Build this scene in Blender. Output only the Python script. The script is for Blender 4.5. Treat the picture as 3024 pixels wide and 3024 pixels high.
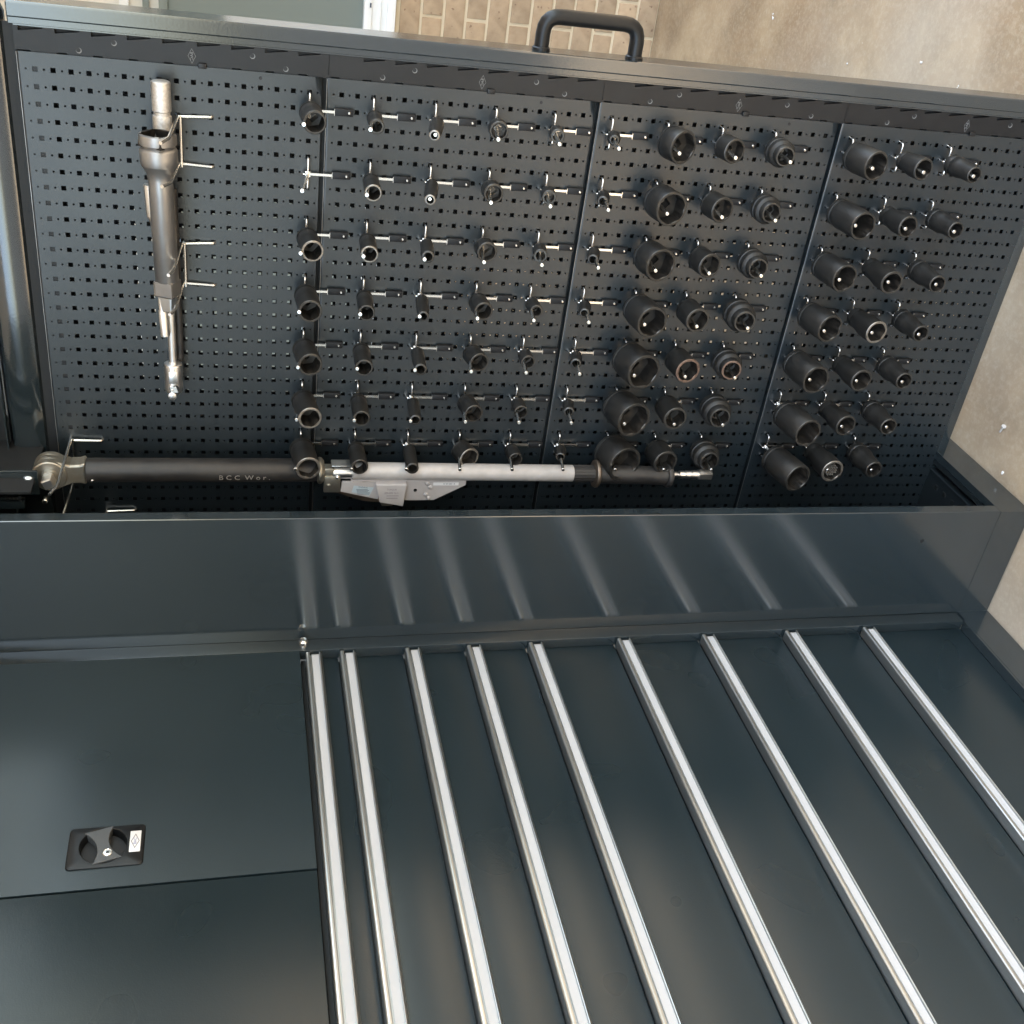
import bpy, bmesh, math, random
from mathutils import Vector, Matrix
random.seed(7)
D = bpy.data
scene = bpy.context.scene
for o in list(D.objects): D.objects.remove(o)
C = scene.collection
PI = math.pi
ZO = 1.84          # height of peg column 0 above the concrete floor
P = 0.025          # pitch of the perforated panels

# ------------------------------------------------------------------ camera
cam_d = D.cameras.new('camera'); cam = D.objects.new('camera', cam_d); C.objects.link(cam)
cam_d.sensor_width = 36; cam_d.sensor_height = 36; cam_d.lens = 38.3063
cam_d.clip_start = 0.02; cam_d.clip_end = 400
cam.matrix_world = Matrix(((-0.210634, 0.540382, -0.814629, -1.814369),
    (-0.125496, -0.841377, -0.525676, -0.384197),
    (-0.969476, -0.008493, 0.245038, 1.556532),
    (0, 0, 0, 1)))
scene.camera = cam

# ------------------------------------------------------------------ world, sun, exposure
SUN_EL, SUN_AZ = 72.0, 212.0       # azimuth clockwise from +Y
w = D.worlds.new('World'); scene.world = w; w.use_nodes = True
nt = w.node_tree; nt.nodes.clear()
out = nt.nodes.new('ShaderNodeOutputWorld'); bg = nt.nodes.new('ShaderNodeBackground')
sky = nt.nodes.new('ShaderNodeTexSky'); sky.sky_type = 'NISHITA'; sky.sun_disc = False
sky.sun_elevation = math.radians(SUN_EL); sky.sun_rotation = math.radians(SUN_AZ)
sky.air_density = 1.0; sky.dust_density = 4.0; sky.ozone_density = 1.0
nt.links.new(sky.outputs[0], bg.inputs[0]); bg.inputs[1].default_value = 0.1
nt.links.new(bg.outputs[0], out.inputs[0])
sun_d = D.lights.new('sun', 'SUN'); sun = D.objects.new('sun', sun_d); C.objects.link(sun)
sun_d.energy = 1.0; sun_d.angle = math.radians(30); sun_d.color = (1.0, 0.95, 0.88)
_e, _a = math.radians(SUN_EL), math.radians(SUN_AZ)
S = Vector((math.sin(_a)*math.cos(_e), math.cos(_a)*math.cos(_e), math.sin(_e)))
sun.rotation_euler = (-S).to_track_quat('-Z', 'Y').to_euler()
vs = scene.view_settings
vs.view_transform = 'Standard'; vs.look = 'None'; vs.exposure = 3.85; vs.gamma = 1.0
vs.use_white_balance = True; vs.white_balance_temperature = 7200; vs.white_balance_tint = 4
# ------------------------------------------------------------------ materials
def mat(name, col, rough=0.5, metal=0.0, spec=0.5, noise=None, bump=None, rvar=0.0, coat=0.0, ior=1.5):
    """noise=(scale, amount, second colour)   bump=(scale, strength)"""
    m = D.materials.new(name); m.use_nodes = True
    t = m.node_tree; b = t.nodes['Principled BSDF']
    b.inputs['Base Color'].default_value = (*col, 1); b.inputs['Roughness'].default_value = rough
    b.inputs['Metallic'].default_value = metal; b.inputs['Specular IOR Level'].default_value = spec
    b.inputs['IOR'].default_value = ior
    if coat: b.inputs['Coat Weight'].default_value = coat; b.inputs['Coat Roughness'].default_value = 0.12
    tc = t.nodes.new('ShaderNodeTexCoord')
    if noise:
        n = t.nodes.new('ShaderNodeTexNoise'); n.inputs['Scale'].default_value = noise[0]
        n.inputs['Detail'].default_value = 6 if noise[0] > 8 else 1.5; n.inputs['Roughness'].default_value = 0.5
        t.links.new(tc.outputs['Object'], n.inputs['Vector'])
        r = t.nodes.new('ShaderNodeMapRange'); r.inputs[1].default_value = 0.35 if noise[0] > 8 else 0.1; r.inputs[2].default_value = 0.7 if noise[0] > 8 else .9
        r.inputs[3].default_value = 0; r.inputs[4].default_value = noise[1]
        t.links.new(n.outputs[0], r.inputs[0])
        mx = t.nodes.new('ShaderNodeMix'); mx.data_type = 'RGBA'
        mx.inputs[6].default_value = (*col, 1); mx.inputs[7].default_value = (*noise[2], 1)
        t.links.new(r.outputs[0], mx.inputs[0]); t.links.new(mx.outputs[2], b.inputs['Base Color'])
        if rvar:
            r2 = t.nodes.new('ShaderNodeMapRange'); r2.inputs[1].default_value = 0.3 if noise[0] > 8 else .05; r2.inputs[2].default_value = 0.75 if noise[0] > 8 else .95
            r2.inputs[3].default_value = rough; r2.inputs[4].default_value = rough+rvar
            t.links.new(n.outputs[0], r2.inputs[0]); t.links.new(r2.outputs[0], b.inputs['Roughness'])
    if bump:
        n2 = t.nodes.new('ShaderNodeTexNoise'); n2.inputs['Scale'].default_value = bump[0]; n2.inputs['Detail'].default_value = 3
        t.links.new(tc.outputs['Object'], n2.inputs['Vector'])
        bp = t.nodes.new('ShaderNodeBump'); bp.inputs['Strength'].default_value = bump[1]; bp.inputs['Distance'].default_value = 0.001
        t.links.new(n2.outputs[0], bp.inputs['Height']); t.links.new(bp.outputs[0], b.inputs['Normal'])
    return m
M = {}
M['paint']  = mat('anthracite_powder_coat', (.0085,.0130,.0160), .30, 0, .5, (6.5,.6,(.012,.017,.020)), (420,.12), .10, 0, 1.66)
M['paintd'] = mat('anthracite_drawer_coat', (.0100,.0180,.0215), .24, 0, .5, (6.0,.6,(.0125,.021,.025)), (420,.12), .10, 0, 1.50)
M['smooth'] = mat('anthracite_glossy_coat', (.0140,.0205,.0235), .10, 0, .5, (5.5,.6,(.018,.026,.031)), (300,.07), .07, 0, 1.88)
M['strip']  = mat('black_slotted_steel', (.006,.006,.007), .38, 0, .38, (25,.5,(.012,.012,.012)), (500,.1), .1)
M['dark']   = mat('dark_cavity_steel', (.008,.009,.010), .6)
M['alu']    = mat('satin_aluminium', (.52,.52,.50), .28, .95, .5, (7,.5,(.44,.44,.43)), None, .06)
M['label']  = mat('white_label_plastic', (.44,.44,.445), .4, 0, .4, (6,.5,(.33,.33,.335)))
M['chrome'] = mat('zinc_plated_wire', (.84,.83,.80), .20, 1, .5, (7,.5,(.74,.72,.68)), None, .06)
M['silver'] = mat('chromed_steel', (.88,.87,.855), .27, 1, .5, (9,.6,(.64,.62,.59)), None, .2)
M['knurl']  = mat('knurled_chromed_steel', (.72,.70,.67), .38, 1, .5, (220,.6,(.45,.43,.40)), (900,.6), .2)
M['worn_and_highlight']   = mat('worn_dark_steel_and_highlight', (.37,.36,.35), .34, .9, .5, (14,.8,(.22,.21,.20)), None, .2)  # worn steel of the dark bar, also the highlight strips on panel edges
M['black']  = mat('black_tube_enamel', (.018,.017,.017), .40, .1, .5, (30,.5,(.05,.045,.04)), None, .15)
M['handle'] = mat('black_plastic_handle', (.006,.0065,.007), .34, 0, .32, None, (200,.1))
M['paddle'] = mat('grey_black_paddle_plastic', (.060,.063,.065), .28, 0, .5)
M['tab']    = mat('black_label_tab', (.010,.010,.011), .5, 0, .3)
M['sock']   = mat('black_oxide_steel', (.014,.0135,.0125), .44, .25, .5, (60,.7,(.026,.024,.021)), (600,.12), .12)
M['sockin'] = mat('black_oxide_bore', (.012,.011,.010), .5, .4, .5, (80,.7,(.05,.04,.03)))
M['face']   = mat('worn_socket_rim', (.075,.072,.066), .36, .8, .5, (120,.8,(.05,.046,.042)), None, .15)
M['facelt'] = mat('bright_worn_socket_rim', (.30,.28,.25), .36, .85, .5, (120,.8,(.14,.12,.10)), None, .15)
M['rust']   = mat('rusty_socket_rim', (.20,.135,.10), .5, .6, .5, (150,.9,(.10,.06,.045)), None, .15)
M['greyp']  = mat('pale_grey_tool_enamel', (.42,.395,.385), .38, 0, .5, (40,.4,(.34,.31,.30)), None, .1)
M['greysl'] = mat('silver_grey_tube_enamel', (.46,.44,.425), .34, .1, .5, (45,.6,(.34,.31,.29)), None, .15)
M['zinc']   = mat('yellow_zinc_steel', (.44,.415,.36), .34, .9, .5, (40,.7,(.27,.23,.17)), None, .15)
M['bronze'] = mat('bronze_lever_steel', (.17,.13,.10), .4, .7, .5, (50,.6,(.09,.07,.055)))
M['white']  = mat('white_print_paper', (.66,.66,.66), .4)
M['bluep']  = mat('pale_blue_label', (.40,.48,.52), .45)
M['ink']    = mat('dark_ink', (.05,.06,.09), .5)
M['inkg']   = mat('grey_ink', (.22,.20,.21), .5)
M['blueink']= mat('blue_logo_ink', (.16,.18,.34), .45)
M['scratch']= mat('scratched_bare_metal', (.62,.58,.52), .4, .7)
M['etch']   = mat('etched_grey_line', (.16,.16,.16), .45)
M['brass']  = mat('brass_screw', (.55,.42,.22), .3, 1)
M['mortar'] = mat('cream_mortar', (.60,.49,.35), .9, 0, .2, (60,.5,(.55,.46,.34)), (300,.6))
M['wframe'] = mat('white_gloss_frame', (.80,.80,.80), .3, 0, .5, (12,.3,(.66,.66,.66)))
M['plaster']= mat('grey_green_panel', (.185,.21,.195), .35, 0, .5, (6,.4,(.165,.185,.17)))
M['cream']  = mat('cream_render', (.70,.66,.60), .7)

def brick_mat():
    m = mat('speckled_clay_brick', (.43,.31,.205), .85, 0, .25, (26,.8,(.31,.215,.14)), (140,.8))
    t = m.node_tree; b = t.nodes['Principled BSDF']
    src = b.inputs['Base Color'].links[0].from_socket
    oi = t.nodes.new('ShaderNodeObjectInfo'); tc = t.nodes['Texture Coordinate']
    add = t.nodes.new('ShaderNodeVectorMath'); add.operation = 'ADD'
    sc = t.nodes.new('ShaderNodeVectorMath'); sc.operation = 'SCALE'; sc.inputs[3].default_value = 40
    cmb = t.nodes.new('ShaderNodeCombineXYZ')
    for k in range(3): t.links.new(oi.outputs['Random'], cmb.inputs[k])
    t.links.new(cmb.outputs[0], sc.inputs[0]); t.links.new(tc.outputs['Object'], add.inputs[0]); t.links.new(sc.outputs[0], add.inputs[1])
    v = t.nodes.new('ShaderNodeTexVoronoi'); v.inputs['Scale'].default_value = 34; t.links.new(add.outputs[0], v.inputs['Vector'])
    n = t.nodes.new('ShaderNodeTexNoise'); n.inputs['Scale'].default_value = 70; t.links.new(add.outputs[0], n.inputs['Vector'])
    mm = t.nodes.new('ShaderNodeMath'); mm.operation = 'MULTIPLY'; mm.inputs[1].default_value = .55
    t.links.new(n.outputs[0], mm.inputs[0])
    s2 = t.nodes.new('ShaderNodeMath'); s2.operation = 'ADD'; t.links.new(v.outputs['Distance'], s2.inputs[0]); t.links.new(mm.outputs[0], s2.inputs[1])
    r = t.nodes.new('ShaderNodeMapRange'); r.inputs[1].default_value = .34; r.inputs[2].default_value = .44; r.inputs[3].default_value = .75; r.inputs[4].default_value = 0
    t.links.new(s2.outputs[0], r.inputs[0])
    mx = t.nodes.new('ShaderNodeMix'); mx.data_type = 'RGBA'; mx.inputs[7].default_value = (.17,.10,.07,1)
    t.links.new(r.outputs[0], mx.inputs[0]); t.links.new(src, mx.inputs[6])
    hv = t.nodes.new('ShaderNodeHueSaturation'); rr = t.nodes.new('ShaderNodeMapRange'); rr.inputs[3].default_value = .86; rr.inputs[4].default_value = 1.1
    t.links.new(oi.outputs['Random'], rr.inputs[0]); t.links.new(rr.outputs[0], hv.inputs['Value']); t.links.new(mx.outputs[2], hv.inputs['Color'])
    t.links.new(hv.outputs[0], b.inputs['Base Color'])
    return m
M['brick'] = brick_mat()
M['dark_ground'] = mat('dark_reflection_ground', (.045,.045,.046), .85, 0, .3, (3,.6,(.06,.06,.058)), (80,.6))

def floor_mat():
    m = D.materials.new('stained_concrete'); m.use_nodes = True; t = m.node_tree; b = t.nodes['Principled BSDF']
    tc = t.nodes.new('ShaderNodeTexCoord')
    def ns(scale, det, rough=.6, off=(0,0,0), sq=(1,1,1)):
        mp = t.nodes.new('ShaderNodeMapping'); mp.inputs['Location'].default_value = off; mp.inputs['Scale'].default_value = sq
        t.links.new(tc.outputs['Object'], mp.inputs[0])
        n = t.nodes.new('ShaderNodeTexNoise'); n.inputs['Scale'].default_value = scale; n.inputs['Detail'].default_value = det
        n.inputs['Roughness'].default_value = rough; t.links.new(mp.outputs[0], n.inputs['Vector']); return n.outputs[0]
    def mr(s, a, b_, c, d):
        r = t.nodes.new('ShaderNodeMapRange'); r.inputs[1].default_value = a; r.inputs[2].default_value = b_
        r.inputs[3].default_value = c; r.inputs[4].default_value = d; t.links.new(s, r.inputs[0]); return r.outputs[0]
    def mix(f, a, bcol):
        x = t.nodes.new('ShaderNodeMix'); x.data_type = 'RGBA'; t.links.new(f, x.inputs[0])
        if isinstance(a, tuple): x.inputs[6].default_value = (*a,1)
        else: t.links.new(a, x.inputs[6])
        x.inputs[7].default_value = (*bcol,1); return x.outputs[2]
    c = mix(mr(ns(2.6,5), .40,.62,0,1), (.38,.29,.185), (.25,.175,.105))
    c = mix(mr(ns(7.5,6,.65,(3,1,0)), .48,.70,0,.8), c, (.21,.155,.095))
    c = mix(mr(ns(1.1,3,.5,(7,2,0)), .5,.72,0,.6), c, (.37,.34,.29))
    c = mix(mr(ns(9,4,.6,(1,5,0),(1,.25,1)), .6,.78,0,.45), c, (.23,.19,.14))
    c = mix(mr(ns(90,3,.7), .45,.75,0,.35), c, (.50,.44,.35))
    v = t.nodes.new('ShaderNodeTexVoronoi'); v.inputs['Scale'].default_value = 13; t.links.new(tc.outputs['Object'], v.inputs['Vector'])
    c = mix(mr(v.outputs['Distance'], .015,.04,.5,0), c, (.62,.60,.55))
    t.links.new(c, b.inputs['Base Color'])
    t.links.new(mr(ns(4,5,.6,(2,2,2)), .3,.7,.42,.7), b.inputs['Roughness'])
    bp = t.nodes.new('ShaderNodeBump'); bp.inputs['Strength'].default_value = .25; bp.inputs['Distance'].default_value = .002
    t.links.new(ns(160,4), bp.inputs['Height']); t.links.new(bp.outputs[0], b.inputs['Normal'])
    return m
M['floor'] = floor_mat()

# ------------------------------------------------------------------ mesh helpers (all coordinates: z measured from peg column 0, ZO added on build)
class MB:
    def __init__(s): s.v = []; s.f = []; s.mi = []; s.sm = []
    def add(s, vs, fs, mi=0, smooth=False):
        o = len(s.v); s.v += [tuple(v) for v in vs]
        for f in fs: s.f.append([i+o for i in f]); s.mi.append(mi); s.sm.append(smooth)
        return s
    def box(s, x0,x1,y0,y1,z0,z1, mi=0, bev=0.0):
        x0,x1 = sorted((x0,x1)); y0,y1 = sorted((y0,y1)); z0,z1 = sorted((z0,z1))
        if bev <= 0:
            v = [(x,y,z) for x in (x0,x1) for y in (y0,y1) for z in (z0,z1)]
            return s.add(v, [(0,1,3,2),(4,6,7,5),(0,4,5,1),(2,3,7,6),(0,2,6,4),(1,5,7,3)], mi)
        bm = bmesh.new(); bmesh.ops.create_cube(bm, size=1)
        for v in bm.verts: v.co = Vector(((x0+x1)/2+v.co.x*(x1-x0), (y0+y1)/2+v.co.y*(y1-y0), (z0+z1)/2+v.co.z*(z1-z0)))
        bmesh.ops.bevel(bm, geom=bm.edges[:], offset=bev, segments=2, affect='EDGES', profile=.5)
        bm.verts.index_update()
        s.add([v.co[:] for v in bm.verts], [[v.index for v in f.verts] for f in bm.faces], mi, True); bm.free(); return s
    def prism(s, pts, axis, a, b, mi=0, smooth=False):
        """pts: polygon in the two other axes (order x,y,z without axis)"""
        def P3(p, h):
            l = list(p); l.insert(axis, h); return tuple(l)
        n = len(pts); v = [P3(p,a) for p in pts]+[P3(p,b) for p in pts]
        s.add(v, [list(range(n)), list(range(2*n-1, n-1, -1))], mi)
        s.add(v, [[i,(i+1)%n,(i+1)%n+n,i+n] for i in range(n)], mi, smooth); return s
    def loft(s, loops, mi=0, smooth=True, closed=True, cap0=False, cap1=False, mis=None):
        n = len(loops[0]); o = len(s.v); s.v += [tuple(p) for l in loops for p in l]
        for k in range(len(loops)-1):
            m_ = mis[k] if mis else mi
            for i in range(n if closed else n-1):
                j = (i+1)%n; s.f.append([o+k*n+i, o+k*n+j, o+(k+1)*n+j, o+(k+1)*n+i]); s.mi.append(m_); s.sm.append(smooth)
        if cap0: s.f.append([o+i for i in range(n)][::-1]); s.mi.append(mis[0] if mis else mi); s.sm.append(False)
        if cap1: s.f.append([o+(len(loops)-1)*n+i for i in range(n)]); s.mi.append(mis[-1] if mis else mi); s.sm.append(False)
        return s
    def lathe(s, p0, p1, prof, n=24, mi=0, smooth=True, cap0=True, cap1=True, mis=None, shape=None):
        """prof: (distance along p0->p1, radius[, shape]) rings"""
        p0 = Vector(p0); p1 = Vector(p1); d = (p1-p0).normalized()
        up = Vector((0,0,1)) if abs(d.z) < .9 else Vector((0,1,0))
        u = (up - d*up.dot(d)).normalized(); v = d.cross(u)
        loops = []
        for q in prof:
            t, r = q[0], q[1]; sh = q[2] if len(q) > 2 else shape
            L = []
            for i in range(n):
                a = 2*PI*i/n; rr = r
                if sh: k = 2*PI/sh[0]; aa = (a+sh[1]) % k - k/2; rr = r/math.cos(aa)
                L.append(p0+d*t+u*(rr*math.cos(a))+v*(rr*math.sin(a)))
            loops.append(L)
        return s.loft(loops, mi, smooth, True, cap0, cap1, mis)
    def cyl(s, p0, p1, r, n=20, mi=0, ch=0.0, r1=None):
        L = (Vector(p1)-Vector(p0)).length; r1 = r if r1 is None else r1
        if ch: return s.lathe(p0,p1,[(0,r-ch),(ch,r),(L-ch,r1),(L,r1-ch)],n,mi)
        return s.lathe(p0,p1,[(0,r),(L,r1)],n,mi)
    def tube(s, pts, r, n=10, mi=0, fillet=0.0, cap=True):
        pts = [Vector(p) for p in pts]
        if fillet:
            q = [pts[0]]
            for a,b,c in zip(pts, pts[1:], pts[2:]):
                d1 = (a-b); d2 = (c-b); f = min(fillet, d1.length*.48, d2.length*.48)
                A = b+d1.normalized()*f; B = b+d2.normalized()*f
                for k in range(6):
                    t = k/5; q.append(A*(1-t)**2+b*2*t*(1-t)+B*t*t)
            q.append(pts[-1]); pts = q
        loops = []; u = None
        for i,p in enumerate(pts):
            d = (pts[min(i+1,len(pts)-1)]-pts[max(i-1,0)]).normalized()
            if u is None:
                h = Vector((0,0,1)) if abs(d.z) < .8 else Vector((0,1,0)); u = (h-d*h.dot(d)).normalized()
            else: u = (u-d*u.dot(d)).normalized()
            v = d.cross(u); loops.append([p+u*(r*math.cos(2*PI*k/n))+v*(r*math.sin(2*PI*k/n)) for k in range(n)])
        return s.loft(loops, mi, True, True, cap, cap)
    def mesh(s, name, mats, origin=(0,0,0)):
        me = D.meshes.new(name); o = origin
        me.from_pydata([(x-o[0], y-o[1], z-o[2]) for x,y,z in s.v], [], s.f)
        for m in (mats if isinstance(mats, (list,tuple)) else [mats]): me.materials.append(M[m])
        me.polygons.foreach_set('material_index', s.mi); me.polygons.foreach_set('use_smooth', s.sm)
        bm = bmesh.new(); bm.from_mesh(me); bmesh.ops.remove_doubles(bm, verts=bm.verts, dist=1e-7)
        bmesh.ops.recalc_face_normals(bm, faces=bm.faces); bm.to_mesh(me); bm.free()
        if any(s.sm): me.set_sharp_from_angle(angle=math.radians(38))
        else: me.polygons.foreach_set('use_smooth', [False]*len(me.polygons))
        me.update(); return me
    def build(s, name, mats, parent=None, origin=None, loc=None):
        """origin: world point (z from peg column 0) that becomes the object's own origin"""
        if origin is None: origin = parent['_o'] if parent is not None else (0,0,0)
        origin = tuple(origin)
        ob = D.objects.new(name, s.mesh(name, mats, origin)); C.objects.link(ob)
        if parent is not None:
            ob.parent = parent; po = parent['_o']
            ob.location = Vector(origin)-Vector(po)
        else: ob.location = Vector(origin)+Vector((0,0,ZO))
        ob['_o'] = origin
        return ob
def tag(o, label=None, cat=None, group=None, kind=None):
    if label: o['label'] = label
    if cat: o['category'] = cat
    if group: o['group'] = group
    if kind: o['kind'] = kind
    return o
def thing(name, loc, label, cat, group=None):
    o = D.objects.new(name, None); o.empty_display_size = .02; C.objects.link(o)
    o.location = Vector(loc)+Vector((0,0,ZO)); o['_o'] = tuple(loc)
    return tag(o, label, cat, group)
def lettering(name, body, size, origin, xdir, ydir, matn, parent, thick=.0003, sx=1.0, align='CENTER'):
    cu = D.curves.new(name, 'FONT'); cu.body = body; cu.size = size; cu.extrude = thick/2; cu.align_x = align; cu.align_y = 'CENTER'
    cu.resolution_u = 2
    t = D.objects.new(name, cu); C.objects.link(t)
    me = D.meshes.new_from_object(t.evaluated_get(bpy.context.evaluated_depsgraph_get())) if False else t.to_mesh().copy()
    D.objects.remove(t); D.curves.remove(cu)
    X = Vector(xdir).normalized(); Y = Vector(ydir).normalized(); Z = X.cross(Y); o = Vector(origin); po = Vector(parent['_o'])
    for v in me.vertices: v.co = (o-po)+X*v.co.x*sx+Y*v.co.y+Z*v.co.z
    me.materials.clear(); me.materials.append(M[matn]); me.name = name
    ob = D.objects.new(name, me); C.objects.link(ob); ob.parent = parent; ob['_o'] = tuple(parent['_o']); return ob
ZF = -1.84     # floor level seen from peg column 0
# ------------------------------------------------------------------ setting: floor
g = MB(); g.box(-3.6,3.4,-3.8,3.6,ZF-.06,ZF)
fl = g.build('concrete_floor', 'floor'); tag(fl, kind='structure')
g = MB(); g.add([(-150,-150,ZF-.05),(150,-150,ZF-.05),(150,150,ZF-.05),(-150,150,ZF-.05)], [(0,1,2,3)])
gr = g.build('added_dark_ground', 'dark_ground'); tag(gr, kind='structure')  # unseen dark ground added so that low reflections stay dark

# ------------------------------------------------------------------ brick wall with window above
WX = 2.435
bw = thing('brick_wall', (WX, 0, ZF), 'speckled tan brick wall with cream mortar behind the pulled out tool rack', 'wall')
m = MB(); m.box(WX+.004, WX+.2, -1.7, 3.2, ZF, -.8505); m.build('mortar', 'mortar', bw)
bb = MB(); bb.box(0,.09,-.1145,.1145,-.0358,.0358, bev=.0025)
bme = bb.mesh('brick', 'brick')
nb = 0
z = ZF+.036+.0025; k = 0
while z < -.86:
    off = (.217 if k % 2 == 0 else .100)+.12
    j0 = int(math.floor((-1.55-off)/.2405)); y = off+j0*.2405
    while y < 2.3:
        b = D.objects.new('brick', bme); C.objects.link(b); b.parent = bw; nb += 1
        b.location = (random.uniform(-.0015,.0015), y+random.uniform(-.0012,.0012), z-ZF+random.uniform(-.0008,.0008))
        b.rotation_euler = (random.uniform(-.004,.004), 0, random.uniform(-.006,.006))
        y += .2405
    z += .0815; k += 1
wn = thing('window', (WX, 0, -.8495), 'white framed window with grey green panes above the brick wall', 'window')
m = MB(); m.box(WX-.03, WX+.1, -1.7,3.2, -.8495,-.8200, bev=.003); m.box(WX-.012, WX+.1, -1.7,3.2, -.8200,-.7990); m.box(WX-.022, WX+.1, -1.7,3.2, -.7990,-.7930,bev=.002)
m.box(WX-.016, WX+.1, -1.7,3.2, -.7930,-.7660); m.build('sill', 'wframe', wn)
m = MB(); m.box(WX-.026, WX+.06, -1.7,3.2, -.7660,-.7380, bev=.003); m.build('frame', 'wframe', wn)
m = MB(); m.box(WX-.030, WX-.026, .19,.205, -.762,-.757); m.build('hinge_pin', 'ink', wn)
m = MB(); m.box(WX+.01, WX+.02, -.25,3.2, -.7380,-.0685); m.build('pane', 'plaster', wn)
m = MB(); m.box(WX+.004, WX+.02, -1.7,-.25, -.7380,-.2600); m.build('pane', 'wframe', wn)
m = MB(); m.box(WX+.01, WX+.02, -1.7,-.25, -.2600,-.0685); m.build('pane', 'plaster', wn)
m = MB(); m.box(WX-.004, WX+.05, -1.7,3.2, -.0685,-.0385, bev=.002); m.build('mullion', 'plaster', wn)
m = MB(); m.box(WX+.02, WX+.03, -1.7,3.2, -.0385,.60); m.build('pane', 'cream', wn)
m = MB(); m.box(WX-.01, WX+.018, -1.7,3.2, -.006,.014); m.build('glazing_bar', 'plaster', wn)
m = MB(); m.box(WX-.01, WX+.018, -1.7,3.2, .060,.090); m.build('glazing_bar', 'wframe', wn)
m = MB(); m.box(WX-.02, WX+.1, -1.7,3.2, .60,.66); m.build('frame', 'wframe', wn)

# unseen slab added to block overhead sky and shape the reflections
m = MB(); m.box(-2.4, WX+.2, -2.5, 3.4, 1.05, 1.15); rf = m.build('added_shade_roof', 'wframe', None, origin=(0,0,1.05)); tag(rf, kind='structure')
# ------------------------------------------------------------------ pull-out tool rack
PT = -.757     # lower end of the panels
rack = thing('pull_out_tool_rack', (0,.3,ZF), 'tall anthracite perforated tool rack pulled out on its runners, hung with sockets', 'tool rack')
NR = 37
def panel_mesh(a=.0037, r=.0017):
    m = MB(); y0 = -.0235; T = .0014
    def cell(za, zb, ya, yb, hole):     # local: z downwards positive from the panel's first square
        hz = [h[0] for h in hole]; n = len(hole)
        co = [(za,ya),(zb,ya),(zb,yb),(za,yb)]
        v = [(0,y,-z) for z,y in co]+[(0,y,-z) for z,y in hole]+[(T,y,-z) for z,y in hole]
        if n == 4: fs = [(0,1,5,4),(1,2,6,5),(2,3,7,6),(3,0,4,7)]
        else: fs = [(0,1,6,5,4),(1,2,8,7,6),(2,3,10,9,8),(3,0,4,11,10)]
        m.add(v, fs, 0); m.add(v, [(4+i,4+(i+1)%n,4+n+(i+1)%n,4+n+i) for i in range(n)], 1)
    rr = [(-1,-1),(0,-1.414),(1,-1),(1.414,0),(1,1),(0,1.414),(-1,1),(-1.414,0)]
    for j in range(NR):
        y = j*P; ya, yb = y-P/2, y+P/2
        if j == 0: ya = y0
        for c in range(17):
            z = c*P
            cell(z-P/4, z+P/4, ya, yb, [(z-a,y-a),(z+a,y-a),(z+a,y+a),(z-a,y+a)])
        for c in range(18):
            z = (c-.5)*P; zb = z+P/4 if c < 17 else z+.006
            cell(z-P/4, zb, ya, yb, [(z+q[0]*r*.707*1.0, y+q[1]*r*.707) for q in rr])
    yb = (NR-.5)*P; zl = -.75*P; zr = 16.5*P+.006
    # folded edges
    E0 = zl-.0050; Y0 = y0
    def strip(pts):                      # list of (x,z) swept in y
        for (xa,za_),(xb,zb_) in zip(pts, pts[1:]):
            m.add([(xa,Y0,-za_),(xa,yb,-za_),(xb,yb,-zb_),(xb,Y0,-zb_)], [(0,1,2,3)], 0, True)
    strip([(0,zl),(0,E0+.0034),(.0002,E0+.0022),(.0007,E0+.0011),(.0016,E0+.0004),(.0030,E0),(.014,E0-.0001)])
    strip([(0,zr),(.0004,zr+.0006),(.0016,zr+.001),(.014,zr+.001)])
    # front edge fold
    m.add([(0,y0,-(E0+.0008)),(0,y0,-zr),(.010,y0,-zr),(.010,y0,-(E0))], [(0,1,2,3)], 0)
    return m
pm = panel_mesh().mesh('perforated_panel', ['paint','paint'])
pmr = panel_mesh(.0026,.0009).mesh('rear_perforated_panel', ['strip','strip'])
for k_ in range(2): pmr.materials[k_] = M['strip']
ORD = ['topmost perforated panel', 'second perforated panel from the top', 'third perforated panel from the top', 'lowest perforated panel']
for i in range(4):
    o = D.objects.new('perforated_panel', pm); C.objects.link(o); o.parent = rack
    o.location = (0, -.3, -i*18*P-ZF); o['_o'] = (0,0,-i*18*P)
    # mounting hole near the front edge
    q = MB(); zc = -(i*18+13)*P; q.lathe((-.0004,-.0148,zc),(.001,-.0148,zc),[(0,.0026),(.0013,.0026)],12); q.build('mounting_hole','dark',rack)
    o = D.objects.new('rear_perforated_panel', pmr); C.objects.link(o); o.parent = rack
    o.location = (.052, -.3+.0204-P, -i*18*P-ZF-.001); o.scale = (-1,1,1); o['_o'] = (0,0,-i*18*P)
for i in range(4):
    m = MB(); zc = -(i*18-.95)*P; m.box(-.0003,.0006,-.0225,.905,zc-.0006,zc+.0001); m.build('edge_highlight','worn_and_highlight',rack)  # pale strip stands in for the highlight on the painted fold
# closing posts behind the joints
for i in range(5):
    zc = -(i*18-.98)*P
    m = MB(); m.box(.0155,.036,-.02,.92, zc-.010, zc+.006); m.build('joint_post','dark',rack)
m = MB(); m.box(.0016,.013,-.02,.92,-.0055,.0135); m.build('hem_flange','strip',rack)
m = MB(); m.box(.015,.018,-.060,.95,.0215,.0450); m.build('gap_plate','dark',rack)
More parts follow.
